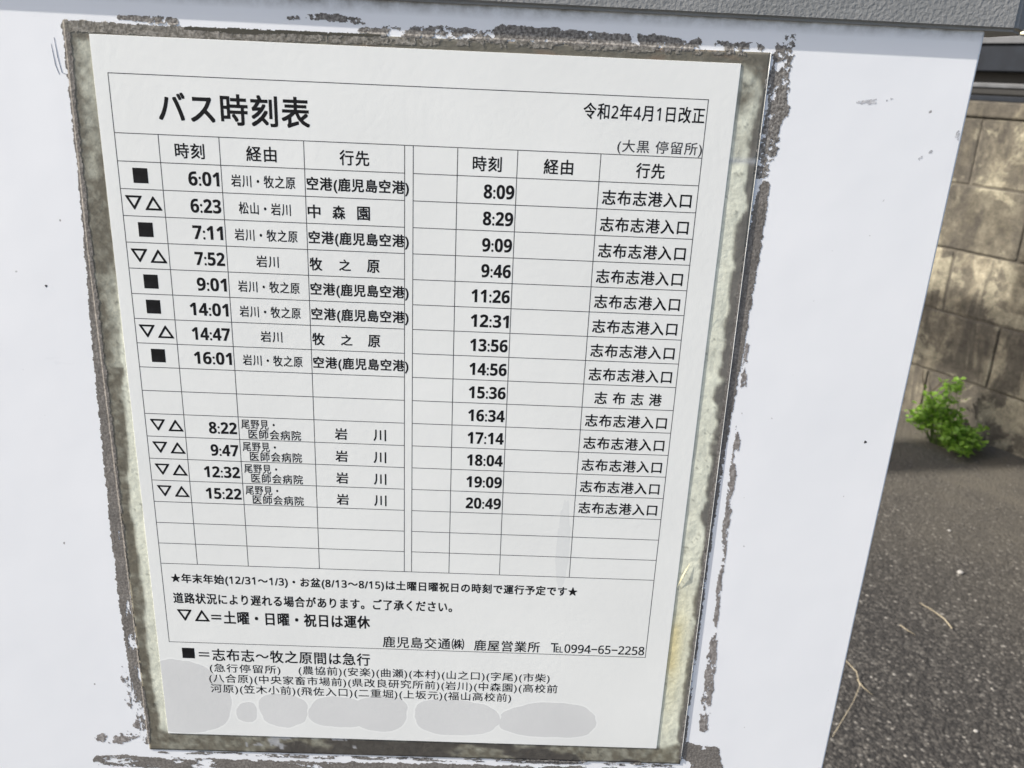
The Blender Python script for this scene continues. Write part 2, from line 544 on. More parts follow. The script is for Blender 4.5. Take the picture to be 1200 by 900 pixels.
# ------------------------------------------------------------------ plastic sleeve behind the sheet
def build_sleeve():
    step = 0.8
    x0, x1, y0, y1 = -11.4, 217.2, 13.9, 304.2
    nx = int((x1 - x0) / step) + 1; ny = int((y1 - y0) / step) + 1
    u = np.linspace(0, 1, nx); w = np.linspace(0, 1, ny)
    U, W = np.meshgrid(u, w)
    L = np.interp(W, [0, 0.25, 1], [-10.6, -11.8, -11.8])
    Rr = np.interp(W, [0, 1], [216.2, 218.2])
    T = np.interp(U, [0, 1], [14.0, 13.3])
    B = np.interp(U, [0, 1], [304.6, 303.6])
    X = L + (Rr - L) * U
    Y = T + (B - T) * W
    pale = np.array([0.76, 0.775, 0.64]); dark = np.array([0.15, 0.138, 0.105]); grey = np.array([0.07, 0.064, 0.058])
    n1 = fbm(X / 7, Y / 7, 3); n2 = fbm(X / 2.2, Y / 2.2, 11); n3 = fbm(X / 14, Y / 30, 23)
    nn = (n1 - .5) * 2
    # dirt amount 0..1
    top = 1 - sstep(17.5, 20, Y + nn * 2)
    rtop = sstep(206, 208, X) * (1 - sstep(20, 48, Y + nn * 22)) * (0.55 + 0.5 * n2)
    rfr = sstep(2.6, 0.6, (Rr - X) + nn * 2.6 - np.interp(Y, [0, 50, 110, 170, 230, 304], [0.6, 1.0, 2.0, 1.5, 0.5, 0.9]))
    dl = X - L                                      # distance from the left edge 0..8
    wl = np.interp(Y, [14, 110, 150, 200, 260, 304], [9.5, 9.0, 5.6, 4.6, 4.4, 6.0])
    left = (X < 20) * (1 - sstep(-0.8, 1.0, dl - wl + nn * 1.6))
    lp = (X < 0) * sstep(0.35, 0.75, n3) * (Y < 130) * sstep(1, 6, dl) * 0.45
    left = np.clip(left * (0.78 + 0.4 * n2) - lp, 0, 1)
    bot = sstep(292, 296, Y + nn * 3)
    dirt = np.clip(np.maximum.reduce([top, rtop, rfr * 1.05, left, bot * (0.72 + 0.35 * n2)]), 0, 1)
    fringe_only = rfr * (1 - np.maximum(bot, np.maximum(top, rtop)))
    dirt = np.clip(dirt + (n2 - 0.52) * 0.30 + 0.02, 0, 1)
    C = pale + (dark - pale) * dirt[..., None]
    C = C + (np.array([0.165, 0.16, 0.148]) - C) * (0.8 * np.clip(fringe_only, 0, 1))[..., None]
    # speckle of mould in the pale part
    mo = sstep(0.66, 0.74, fbm(X / 1.3, Y / 1.3, 71)) * sstep(0.45, 0.65, n1)
    C = C * (1 - 0.45 * mo[..., None])
    C = C * (0.86 + 0.28 * fbm(X / 4, Y / 9, 5))[..., None]
    # dark blotches and pale peeled patches along the bottom
    bl = sstep(0.43, 0.50, fbm(X / 26, Y / 14, 31)) * bot * (X > 22) * (X < 200)
    C = C + (grey - C) * (0.9 * bl)[..., None]
    gp = sstep(0.63, 0.66, fbm(X / 9, Y / 5, 37)) * bot * (X > 30) * (X < 80)
    C = C + (np.array([0.45, 0.46, 0.47]) - C) * (0.8 * gp)[..., None]
    # rusty tint along the top
    ru = sstep(0.58, 0.72, fbm(X / 12, Y / 3, 41)) * top
    C = C + (np.array([0.20, 0.145, 0.10]) - C) * (0.6 * ru)[..., None]
    # yellow glue stain lower right, grey tape seam upper right
    ye = np.exp(-((X - 208.5) / 2.6) ** 2 - (np.clip(np.abs(Y - 243 + nn * 6) - 7, 0, None) / 7) ** 2) * (X > 200)
    C = C + (np.array([0.70, 0.54, 0.20]) - C) * (0.7 * ye)[..., None]
    ye2 = np.exp(-((X - 210) / 4.5) ** 2 - ((Y - 246) / 34) ** 2) * (X > 200)
    C = C + (np.array([0.78, 0.72, 0.42]) - C) * (0.55 * ye2)[..., None]
    se = np.exp(-((Y - 47.6 + (X - 212) * 0.02) / 0.9) ** 2) * (X > 206)
    C = C + (np.array([0.40, 0.42, 0.43]) - C) * (0.8 * se)[..., None]
    yf = -0.25 * MM + np.zeros_like(X)
    yf = yf - 0.06 * MM * (n1 - .5)
    vs = np.stack([X * MM, yf, -Y * MM], -1).reshape(-1, 3)
    idx = np.arange(nx * ny).reshape(ny, nx)
    fs = np.stack([idx[:-1, :-1], idx[1:, :-1], idx[1:, 1:], idx[:-1, 1:]], -1).reshape(-1, 4)
    # rim going back to the board
    ring = list(idx[0, :]) + list(idx[1:, -1]) + list(idx[-1, -2::-1]) + list(idx[-2:0:-1, 0])
    base = len(vs)
    back = vs[ring].copy(); back[:, 1] = -0.02 * MM
    vs = np.concatenate([vs, back])
    nr = len(ring)
    rim = [(ring[i], ring[(i + 1) % nr], base + (i + 1) % nr, base + i) for i in range(nr)]
    me = mesh_from(vs.tolist(), fs.tolist() + rim, smooth=False)
    me.polygons.foreach_set('use_smooth', [True] * len(fs) + [False] * len(rim))
    at = me.attributes.new('stain', 'FLOAT_COLOR', 'POINT')
    cc = np.ones((len(vs), 4), np.float32)
    cc[:base, :3] = np.clip(C.reshape(-1, 3), 0.01, 1)
    cc[base:, :3] = (0.6, 0.62, 0.62)
    at.data.foreach_set('color', cc.ravel())
    root = empty('plastic_sleeve', (0.104, -0.0002, -0.304))
    tag(root, 'dirty yellowed plastic sleeve framing the timetable sheet on the white board', 'sleeve')
    o = link('stained_backing', me, M['film'], root)
    o.matrix_parent_inverse = Matrix.Translation((-0.104, 0.0002, 0.304))
    # clear rolled rim that catches the light on the right and lower edge
    p = [[((Rr[i, -1] * MM + 0.0001, -0.0003, -Y[i, -1] * MM), 0.00016) for i in range(0, ny, 12)]]
    o = link('rim', tube(p, 6), plain('clear_rim', (0.42, 0.43, 0.43), 0.25), root)
    o.matrix_parent_inverse = Matrix.Translation((-0.104, 0.0002, 0.304))
    # torn yellow sliver sticking out by the paper
    vs = [(0.2073, -0.0005, -0.2145), (0.2086, -0.0008, -0.2085), (0.2112, -0.0006, -0.2028), (0.2091, -0.0010, -0.2088)]
    o = link('torn_sliver', mesh_from(vs, [(0, 1, 2, 3)]), M['gold'], root)
    o.matrix_parent_inverse = Matrix.Translation((-0.104, 0.0002, 0.304))
build_sleeve()

# ------------------------------------------------------------------ ragged residue of old tape on the board
def residue(name, label, cat, pts, mat, seed, step=0.25, rag=0.55, hole=3.0, thick=0.05, group='old tape residue on the board', lift=0.02, stretch=(1, 1)):
    """pts: list of (x, y, halfwidth, cover) in mm along the strip; a raised crust with ragged edges and gaps"""
    P = np.array(pts, float)
    mx = P[:, 2].max() * 2 + 1
    gx = np.arange(P[:, 0].min() - mx, P[:, 0].max() + mx, step)
    gy = np.arange(P[:, 1].min() - mx, P[:, 1].max() + mx, step)
    X, Y = np.meshgrid(gx, gy)
    best = np.full(X.shape, -1e9); cover = np.zeros(X.shape); nb = fbm(X / 4.0, Y / 4.0, seed) - 0.5
    n_e = fbm(X / 1.3, Y / 1.3, seed + 5, 5) - 0.5
    for i in range(len(P) - 1):
        a = P[i]; b = P[i + 1]
        dx, dy = b[0] - a[0], b[1] - a[1]
        t = np.clip(((X - a[0]) * dx + (Y - a[1]) * dy) / (dx * dx + dy * dy + 1e-9), 0, 1)
        d = np.hypot(X - a[0] - t * dx, Y - a[1] - t * dy)
        hw = a[2] + (b[2] - a[2]) * t
        q = hw * (1 + rag * 2.2 * nb) + n_e * min(1.4, 0.5 + P[:, 2].max() * 0.3) - d
        m = q > best
        best = np.where(m, q, best)
        cover = np.where(m, a[3] + (b[3] - a[3]) * t, cover)
    h = fbm(X / hole * stretch[0], Y / hole * stretch[1], seed + 9, 5) * 0.72 + fbm(X / 0.8 * stretch[0], Y / 0.8 * stretch[1], seed + 19, 3) * 0.22
    r = h.ravel().argsort().argsort().reshape(h.shape) / h.size    # rank -> even cover
    keep = (best > 0) & (r < cover)
    # keep cell if its centre is kept
    ys, xs = np.nonzero(keep)
    vid = {}; vs = []; fs = []
    def v(i, j):
        k = (i, j)
        if k not in vid:
            jx = vnoise(np.array([i * 0.9]), np.array([j * 0.9]), seed + 3)[0] - 0.5
            jy = vnoise(np.array([i * 0.9]), np.array([j * 0.9]), seed + 4)[0] - 0.5
            vid[k] = len(vs)
            hgt = thick * (0.6 + 0.8 * abs(jx + jy))
            xx = gx[0] + (i - 0.5 + jx * 0.8) * step; yy = gy[0] + (j - 0.5 + jy * 0.8) * step
            # the crust follows the step from the board up on to the sleeve
            w = yy / 290.0 - 0.05
            el = -10.6 - 1.2 * min(1.0, w * 4) if w > 0 else -10.6
            er = 216.2 + 2.0 * w
            inside = min(xx - el, er - xx, yy - 13.2, 304.6 - yy)
            lf = 0.02 + 0.28 * min(1.0, max(0.0, (inside + 0.5) / 0.5))
            vs.append((xx * MM, -(lf + hgt + (lift if lift < 0.02 or lift > 0.3 else 0.0) * 0.06) * MM, -yy * MM))
        return vid[k]
    for y, x in zip(ys.tolist(), xs.tolist()):
        fs.append((v(x, y), v(x, y + 1), v(x + 1, y + 1), v(x + 1, y)))
    me = mesh_from(vs, fs)
    o = link(name, me, mat)
    c = Vector((float(P[:, 0].mean()) * MM, 0, -float(P[:, 1].mean()) * MM))
    me.transform(Matrix.Translation(-c)); o.location = c
    tag(o, label, cat, group)
    return o

residue('tape_residue', 'olive grey crust of old tape along the top edge above the timetable heading', 'tape residue',
        [(-10, 15, 1.8, 1), (12, 15, 1.6, 1), (50, 15.6, 1.4, 1), (85, 15.2, 1.2, 0.8), (140, 14.2, 0.9, 0.5), (210, 14.2, 0.5, 0.3)], M['crust_olive'], 101, lift=0.29, rag=0.3)
residue('tape_residue', 'thin dark olive shadow line painted along the top edge above the timetable', 'tape residue',
        [(28, 14.0, 0.5, 1), (45, 14.2, 0.8, 1), (60, 13.9, 0.5, 1), (90, 13.5, 0.3, 1)], plain('dark_olive_line', (0.05, 0.046, 0.032), 0.7), 107, lift=0.32, rag=0.3, hole=6)  # shadow line at the sleeve's top edge, painted as a dark olive strip
residue('tape_residue', 'dark crumbly strip of peeling tape above the upper right of the timetable', 'tape residue',
        [(84, 12.8, 1.0, 0.45), (95, 12.2, 1.6, 0.75), (121, 12.0, 2.0, 0.85), (132, 11.3, 2.2, 0.95), (150, 11.4, 2.4, 0.95), (166, 11.8, 2.0, 0.85), (180, 12.0, 1.9, 0.62), (197, 12.2, 1.7, 0.45), (212, 12.4, 1.6, 0.4)], M['crust'], 103, hole=3.5)
residue('tape_residue', 'small dark tape scrap near the cap above the top left corner of the sleeve', 'tape residue',
        [(7, 11.6, 0.7, 0.85), (24.5, 12.2, 0.9, 0.85)], M['crust'], 111, rag=0.5)
residue('tape_residue', 'small dark tape scraps under the cap above the middle of the timetable', 'tape residue',
        [(61, 9.6, 0.6, 0.6), (72, 8.8, 0.9, 0.75), (78, 9.2, 1.0, 0.8), (88, 9.6, 0.8, 0.5)], M['crust'], 113, rag=0.6)
residue('tape_residue', 'long dark grey strip of old tape down the left side of the timetable', 'tape residue',
        [(-10.2, 17, 1.3, 1), (-10.9, 40, 1.0, 1), (-11.4, 70, 1.1, 1), (-12.0, 95, 1.5, 1), (-12.9, 130, 2.1, 1), (-13.4, 168, 2.5, 1), (-14.2, 208, 2.6, 0.98), (-14.4, 235, 2.6, 0.88), (-14.0, 262, 2.5, 0.75), (-13.2, 290, 2.5, 0.75), (-13, 300, 2, 0.55)], M['crust_dark'], 117, lift=0.29, hole=5, rag=0.16, stretch=(2.2, 0.6))
residue('tape_residue', 'flaky black chunk of tape at the top right corner of the sleeve', 'tape residue',
        [(220.3, 11.5, 3.4, 0.7), (220.4, 20, 3.8, 0.85), (220.3, 33, 3.2, 0.85), (219.6, 44, 2.8, 0.85), (218.8, 51, 2.0, 0.8)], M['crust'], 121, rag=0.8, hole=3)
residue('tape_residue', 'long dark strip of tape along the right edge below the flaky chunk', 'tape residue',
        [(220.2, 55.5, 1.6, 0.95), (219.6, 65, 2.4, 1), (218.6, 90, 2.9, 1), (218.3, 118, 2.4, 1), (217.6, 150, 1.7, 1), (217.4, 200, 1.2, 0.9), (217.9, 250, 1.0, 0.75), (218.4, 300, 1.1, 0.85)], M['crust_dark'], 127, lift=0.29, rag=0.18, hole=6)
residue('tape_residue', 'thin broken brownish line of tape standing off the lower right edge', 'tape residue',
        [(221.9, 112, 0.8, 0.25), (222.6, 134, 1.0, 0.45), (223.2, 150, 1.3, 0.7), (223.6, 190, 1.2, 0.58), (224.2, 212, 0.9, 0.4), (224.8, 236, 1.3, 0.45), (225.3, 246, 2.0, 0.82), (226.2, 284, 2.1, 0.85)], M['crust_brown'], 131, rag=0.35, hole=5, stretch=(1.4, 0.6))
residue('tape_residue', 'wide dark brown band of tape along the bottom below the timetable', 'tape residue',
        [(-34, 311.5, 2.8, 0.9), (-8, 312, 3.2, 0.86), (30, 312.5, 3.4, 0.9), (110, 311.5, 3.6, 0.9), (170, 310.5, 3.6, 0.88), (217, 309.5, 3.4, 0.8)], M['crust_dark'], 137, rag=0.3, hole=6, stretch=(0.5, 1.6))
residue('tape_residue', 'thin flecked line of tape just below the bottom edge of the sleeve', 'tape residue',
        [(-8, 305.8, 0.7, 0.4), (20, 305.8, 1.0, 0.5), (60, 306.2, 0.9, 0.4), (110, 305.5, 1.1, 0.6), (160, 304.9, 1.1, 0.65), (214, 304.5, 1.1, 0.6)], M['crust'], 139, rag=0.5, hole=4, stretch=(0.6, 1.5))
residue('tape_residue', 'rounded dark blotch of tape at the bottom right corner', 'tape residue',
        [(222, 296.5, 4.2, 0.82), (229, 299, 6.0, 0.9), (231, 306, 6.5, 0.92)], M['crust_dark'], 149, rag=0.35, hole=3.5)
residue('tape_residue', 'grey flaking tape scraps at the bottom left corner beside the sleeve', 'tape residue',
        [(-33, 300, 2.2, 0.4), (-24, 300, 2.4, 0.65), (-17, 296, 2.2, 0.55), (-18, 282, 1.8, 0.4), (-19, 262, 1.2, 0.3)], M['crust_brown'], 151, rag=0.6, hole=4)
G2 = 'marks on the white board'
residue('scuff_mark', 'small grey rub mark on the white board right of the sleeve near the top', 'mark',
        [(247, 27.4, 0.5, 0.3), (254, 26.6, 0.9, 0.5), (259, 24.8, 0.5, 0.35)], M['smudge'], 161, thick=0.02, rag=0.8, group=G2)
residue('scuff_mark', 'tiny grey rub mark on the white board close to its right edge', 'mark',
        [(271, 44.5, 0.4, 0.5), (274.5, 42.0, 0.6, 0.5)], M['smudge'], 163, thick=0.02, rag=0.8, group=G2)
residue('scuff_mark', 'dark speck on the upper right edge of the white board', 'mark',
        [(282.5, 35.0, 0.5, 0.7), (282.2, 37.5, 0.7, 0.7)], M['smudge'], 167, thick=0.02, rag=0.6, group=G2)
o = link('scratch_mark', tube([[((-0.0146, -0.00003, -0.0185), 0.00005), ((-0.0142, -0.00003, -0.0245), 0.00009), ((-0.0134, -0.00003, -0.0292), 0.00006), ((-0.0118, -0.00003, -0.0297), 0.00005)],
                               [((-0.0158, -0.00003, -0.0205), 0.00005), ((-0.0152, -0.00003, -0.0270), 0.00009), ((-0.0143, -0.00003, -0.0298), 0.00005)]], 5), M['scratch'])
tag(o, 'thin pencil-like scratch on the white board left of the sleeve', 'mark', G2)
def dents():
    for (x, y, r, lab) in ((271.6, 148.4, 0.55, 'pinhead dark dent in the white board near its right edge'), (-28.3, 100.7, 0.45, 'dark speck on the white board left of the timetable')):
        vs, fs = [], []
        for k in range(10):
            a = 2 * math.pi * k / 10
            q = r * (1 + 0.25 * math.sin(3 * a + x))
            vs.append(((x + q * math.cos(a)) * MM, -0.00003, -(y + q * math.sin(a)) * MM))
        vs.append((x * MM, -0.0001, -y * MM))
        fs = [(10, (k + 1) % 10, k) for k in range(10)]
        o = link('dent_mark', mesh_from(vs, fs), M['ink_grey'])
        tag(o, lab, 'mark', G2)
dents()

# ------------------------------------------------------------------ the timetable sheet
PX0, PX1, PY0, PY1 = -3.0, 207.0, 17.06, 295.4
Y_PAPER = -0.00048          # front of the paper
Y_STAIN = Y_PAPER - 0.000008
Y_INK = Y_PAPER - 0.000016
sheet = empty('timetable_sheet', (0.102, -0.0007, -0.2954))
tag(sheet, 'printed white bus timetable sheet in Japanese with black text and ruled columns', 'timetable')
SP = Vector((0.102, -0.0007, -0.2954))
def under_sheet(o):
    o.parent = sheet
    o.matrix_parent_inverse = Matrix.Translation(-SP)
    return o
def build_paper():
    me = boxes([(PX0 * MM, PX1 * MM, Y_PAPER, -0.00030, -PY1 * MM, -PY0 * MM)], 0.00006)
    under_sheet(link('paper', me, M['paper']))
build_paper()

ROW0, ROWH = 47.3, 9.122
XL, XR, YT, YB = 1.70, 197.67, 28.59, 248.5
COLS = [16.11, 36.20, 64.29, 97.94, 100.82, 115.68, 135.80, 163.69]
def build_grid():
    t = 0.13
    tb = 0.17
    vs, fs = [], []
    def rect(x0, x1, y0, y1):
        b = len(vs)
        vs.extend([(x0 * MM, Y_INK, -y0 * MM), (x0 * MM, Y_INK, -y1 * MM), (x1 * MM, Y_INK, -y1 * MM), (x1 * MM, Y_INK, -y0 * MM)])
        fs.append((b, b + 1, b + 2, b + 3))
    eps = 0.0
    yR = ROW0 + 18 * ROWH
    # horizontals broken at the verticals so nothing overlaps
    vx = [XL] + COLS + [XR]
    for x in vx:
        top, bot = (YT, YB) if x in (XL, XR) else (ROW0, yR)
        rect(x - t, x + t, top - t, bot + t)
    def hor(y):
        for a, b in zip(vx[:-1], vx[1:]):
            if (a, b) == (COLS[3], COLS[4]) and y not in (YT, YB): pass
            rect(a + t, b - t, y - t, y + t)
    for k in range(19):
        y = ROW0 + k * ROWH
        for a, b in zip(vx[:-1], vx[1:]):
            if (a, b) == (COLS[3], COLS[4]) and 0 < k < 18: continue
            rect(a + t, b - t, y - t, y + t)
    rect(XL + t, XR - t, YT - t, YT + t)
    rect(XL + t, XR - t, YB - t, YB + t)
    under_sheet(link('table_grid', mesh_from(vs, fs), M['line']))
build_grid()

# damp stains at the foot of the sheet
def blob(cx, cy, rx, ry, seed, pw=2.4, n=140):
    def outline(grow, ydepth):
        ring = []
        for k in range(n):
            a = 2 * math.pi * k / n
            c, q = math.cos(a), math.sin(a)
            r = 1.0 / ((abs(c) ** pw + abs(q) ** pw) ** (1 / pw))
            w = 1 + 0.04 * math.sin(2 * a + seed) + 0.04 * math.sin(3 * a + seed * 1.7) + 0.010 * math.sin(7 * a + seed * 3.1)
            w += 0.05 * noise.noise(Vector((c * 3, q * 3, seed))) + 0.012 * noise.noise(Vector((c * 14, q * 14, seed)))
            x = cx + (rx * r * w + grow) * c
            y = cy + (ry * r * w + grow) * q
            ring.append((min(max(x, PX0 + 0.05), PX1 - 0.1) * MM, ydepth, -min(y, PY1 - 0.1) * MM))
        return ring
    ctr = (min(max(cx, PX0 + 1), PX1) * MM, -cy * MM)
    for name, grow, dep, mat in (('pale_tide_line', 0.75, Y_PAPER - 4e-6 - seed * 2e-7, 'halo'), ('damp_stain', 0.0, Y_PAPER - 9e-6 - seed * 2e-7, 'stain')):
        ring = outline(grow, dep)
        me = mesh_from(ring + [(ctr[0], dep, ctr[1])], [(n, (k + 1) % n, k) for k in range(n)])
        under_sheet(link(name, me, M[mat]))
for i, a in enumerate([(6.0, 276.5, 18.0, 19.0), (31.4, 283, 4.3, 5.2), (46.8, 281.3, 10.4, 8.4), (70.5, 281.6, 12.6, 8.2), (87.5, 281.4, 12.2, 9.2), (120.1, 282.3, 18.4, 9.2), (159.6, 282.3, 20.0, 9.4)]):
    blob(*a, seed=i * 2.3 + 0.7)

def faint_band():
    ring = []
    for k in range(60):
        a = 2 * math.pi * k / 60
        w = 1 + 0.25 * noise.noise(Vector((math.cos(a) * 2, math.sin(a) * 6, 4.0)))
        ring.append(((160.3 + 2.6 * w * math.cos(a)) * MM, Y_PAPER - 4e-6, -(198 + 20 * w * math.sin(a)) * MM))
    ring.append((0.1603, Y_PAPER - 4e-6, -0.198))
    under_sheet(link('faint_drip', mesh_from(ring, [(60, (k + 1) % 60, k) for k in range(60)]), M['faint']))
faint_band()

# ---- lettering
BOLD_DIGITS = {ord('0') + i: 0x1D7EC + i for i in range(10)}
THIN_DIGITS = {ord('0') + i: 0x1D7E2 + i for i in range(10)}
jobs = []
def T(name, s, x0, x1, yc, h, bold=0.0, ink='ink', slant=0.0):
    jobs.append((name, s, x0, x1, yc, h, bold + 0.007, ink))
def rowc(k): return ROW0 + (k + 0.5) * ROWH + 0.2
T('heading', 'バス時刻表', 17.1, 66.5, 38.4, 9.6, 0.012)
T('revision_date', '令和2年4月1日改正'.translate(THIN_DIGITS), 156.9, 197.0, 33.7, 5.1, 0.006)
T('stop_name', '(大黒 停留所)', 169.0, 197.4, 44.7, 4.7, 0.0, 'ink_grey')
for s, a, b in (('時刻', 21.3, 31.0), ('経由', 45.0, 55.0), ('行先', 76.2, 86.0), ('時刻', 120.9, 130.5), ('経由', 144.8, 154.6), ('行先', 176.0, 185.6)):
    T('column_heading', s, a, b, 52.2, 4.9, 0.009)
left = [('6:01', 's', '岩川・牧之原', '空港(鹿児島空港)'), ('6:23', 't', '松山・岩川', '中森園'), ('7:11', 's', '岩川・牧之原', '空港(鹿児島空港)'), ('7:52', 't', '岩川', '牧之原'),
        ('9:01', 's', '岩川・牧之原', '空港(鹿児島空港)'), ('14:01', 's', '岩川・牧之原', '空港(鹿児島空港)'), ('14:47', 't', '岩川', '牧之原'), ('16:01', 's', '岩川・牧之原', '空港(鹿児島空港)')]
def time_text(s, xr, yc):
    w = {4: 10.3, 5: 13.5}[len(s)]
    T('departure_time', s.translate(BOLD_DIGITS), xr - w, xr, yc, 4.7, 0.004)
def mark(kind, yc):
    if kind == 's': T('express_mark', '■', 6.45, 11.4, yc, 4.95)
    else:
        T('holiday_mark', '▽', 3.1, 8.6, yc, 4.6, 0.016)
        T('holiday_mark', '△', 9.6, 15.2, yc, 4.6, 0.016)
for k, (tm, mk, via, dst) in enumerate(left):
    y = rowc(k + 1)
    mark(mk, y - 0.2)
    time_text(tm, 35.3, y)
    va = {6: (39.4, 60.9), 5: (41.4, 59.0), 2: (46.3, 54.0)}[len(via)]
    T('route_text', via, va[0], va[1], y + 0.1, 4.1, 0.006)
    if dst.startswith('空'):
        T('destination', dst, 64.9, 99.3, y + 0.35, 5.0, 0.014)
    else:
        sp = 8.45 if dst == '中森園' else 10.0
        for j, ch in enumerate(dst):
            T('destination', ch, 64.9 + j * sp + (0.25 if ch == '之' else 0), 64.9 + j * sp + 4.2, y + 0.25, 4.5 if ch != '之' else 3.9, 0.014)
for k, tm in enumerate(('8:22', '9:47', '12:32', '15:22')):
    y = rowc(k + 11)
    T('holiday_mark', '▽', 3.5, 8.9, y - 0.3, 4.5, 0.016)
    T('holiday_mark', '△', 10.0, 15.5, y - 0.3, 4.5, 0.016)
    time_text(tm, 35.4, y)
    T('route_text', '尾野見・', 37.2, 49.6, y - 1.9, 3.7, 0.005)
    T('route_text', '医師会病院', 39.7, 59.2, y + 2.0, 3.9, 0.005)
    T('destination', '岩', 72.0, 76.5, y + 0.6, 4.6, 0.010)
    T('destination', '川', 86.4, 91.0, y + 0.6, 4.5, 0.010)
right = ['8:09', '8:29', '9:09', '9:46', '11:26', '12:31', '13:56', '14:56', '15:36', '16:34', '17:14', '18:04', '19:09', '20:49']
for k, tm in enumerate(right):
    y = rowc(k + 1)
    time_text(tm, 135.15, y + 0.15)
    if tm == '15:36':
        for j, ch in enumerate('志布志港'):
            T('destination', ch, 168.1 + j * 6.75, 168.1 + j * 6.75 + 4.5, y + 0.4, 4.7, 0.010)
    else:
        T('destination', '志布志港入口', 165.3, 195.7, y + 0.4, 4.9, 0.010)
T('holiday_note', '★年末年始(12/31～1/3)・お盆(8/13～8/15)は土曜日曜祝日の時刻で運行予定です★'.translate(THIN_DIGITS), 5.2, 167.3, 218.4, 4.9, 0.014)
T('delay_note', '道路状況により遅れる場合があります。ご了承ください。', 5.3, 117.2, 227.3, 4.9, 0.014)
T('symbol_note', '▽', 6.3, 12.0, 235.4, 5.2, 0.016)
T('symbol_note', '△', 13.2, 19.0, 235.4, 5.2, 0.016)
T('symbol_note', '＝土曜・日曜・祝日は運休', 19.9, 83.9, 235.9, 6.0, 0.016)
T('company_name', '鹿児島交通㈱', 89.2, 122.5, 245.0, 5.4, 0.004)
T('company_name', '鹿屋営業所', 126.7, 153.7, 245.2, 5.2, 0.004)
T('phone_mark', 'T', 158.3, 161.2, 245.2, 4.5, 0.0)
T('phone_mark', 'EL', 160.4, 163.3, 246.0, 2.9, 0.004)
T('phone_number', '0994-65-2258'.replace('-', '−').translate(THIN_DIGITS), 164.0, 196.9, 245.4, 4.1, 0.008)
T('express_note', '■', 6.6, 11.6, 253.8, 5.0)
T('express_note', '＝志布志～牧之原間は急行', 13.4, 83.7, 254.2, 6.0, 0.008)
T('stop_list', '(急行停留所)', 17.3, 46.5, 261.0, 4.8, 0.0)
T('stop_list', '(農協前)(安楽)(曲瀬)(本村)(山之口)(字尾)(市柴)', 54.1, 158.7, 260.8, 5.0, 0.0)
T('stop_list', '(八合原)(中央家畜市場前)(県改良研究所前)(岩川)(中森園)(高校前', 16.7, 162.2, 266.2, 5.0, 0.0)
T('stop_list', '河原)(笠木小前)(飛佐入口)(二重堀)(上坂元)(福山高校前)', 17.0, 143.0, 271.4, 5.0, 0.0)

def build_text():
    cache = {}
    tmp = {}
    for (name, s, x0, x1, yc, h, bold, ink) in jobs:
        if s in tmp: continue
        c = bpy.data.curves.new('lettering', 'FONT')
        c.body = s; c.resolution_u = 3
        c.space_character = 1.10 if any(ord(ch) > 0x3000 and ord(ch) < 0x10000 for ch in s) else 1.0
        o = bpy.data.objects.new('lettering', c); col.objects.link(o)
        tmp[s] = o
    bpy.context.view_layer.update()
    dg = bpy.context.evaluated_depsgraph_get()
    shapes = {}
    for k, o in tmp.items():
        me = bpy.data.meshes.new_from_object(o.evaluated_get(dg))
        n = len(me.vertices)
        co = np.empty(n * 3); me.vertices.foreach_get('co', co); co = co.reshape(-1, 3)
        shapes[k] = (me, co)
    for o in tmp.values():
        c = o.data
        bpy.data.objects.remove(o); bpy.data.curves.remove(c)
    for (name, s, x0, x1, yc, h, bold, ink) in jobs:
        key = (s, round(x1 - x0, 2), round(h, 2), bold, ink)
        if key not in cache:
            src, co = shapes[s]
            lo, hi = co.min(0), co.max(0)
            sx = (x1 - x0) / (hi[0] - lo[0]); sy = h / (hi[1] - lo[1])
            q = np.zeros_like(co)
            q[:, 0] = (co[:, 0] - (lo[0] + hi[0]) / 2) * sx * MM
            q[:, 2] = (co[:, 1] - (lo[1] + hi[1]) / 2) * sy * MM
            # heavier strokes: the same glyphs laid again a hair aside and a few microns higher
            dd = bold * h * MM
            shifts = [(0, 0)] if bold == 0 else [(-dd, -dd), (dd, -dd), (-dd, dd), (dd, dd), (0, 0)]
            faces0 = [tuple(p.vertices) for p in src.polygons]
            V = []; F = []
            for i, (ax, az) in enumerate(shifts):
                w = q.copy(); w[:, 0] += ax; w[:, 2] += az; w[:, 1] -= i * 1.5e-6
                F += [tuple(j + len(V) for j in f) for f in faces0]
                V += w.tolist()
            me = mesh_from(V, F)
            me.materials.clear(); me.materials.append(M[ink])
            cache[key] = me
        o = link(name, cache[key])
        o.location = ((x0 + x1) / 2 * MM, Y_INK, -yc * MM)
        under_sheet(o)
build_text()

# ------------------------------------------------------------------ unseen pole added behind the sign to throw a soft shadow on ground and wall
def shadow_pole():
    base = Vector((-3.604, 1.215, GROUND_Z))
    root = empty('shadow_pole', base, WANG)
    tag(root, 'slim grey steel pole with a side arm, added unseen behind the sign board to cast the wall shadow', 'shadow pole')
    link('pole', tube([[((0, 0, 0.0), 0.12), ((0, 0, 4.62), 0.11), ((0, 0, 4.65), 0.06)]], 24), M['steel'], root)
    link('arm', boxes([(-0.62, -0.05, -0.03, 0.03, 4.27, 4.50)], 0.01), M['steel'], root)
    link('foot_plate', boxes([(-0.16, 0.16, -0.16, 0.16, 0.0, 0.02)], 0.004), M['steel'], root)
shadow_pole()

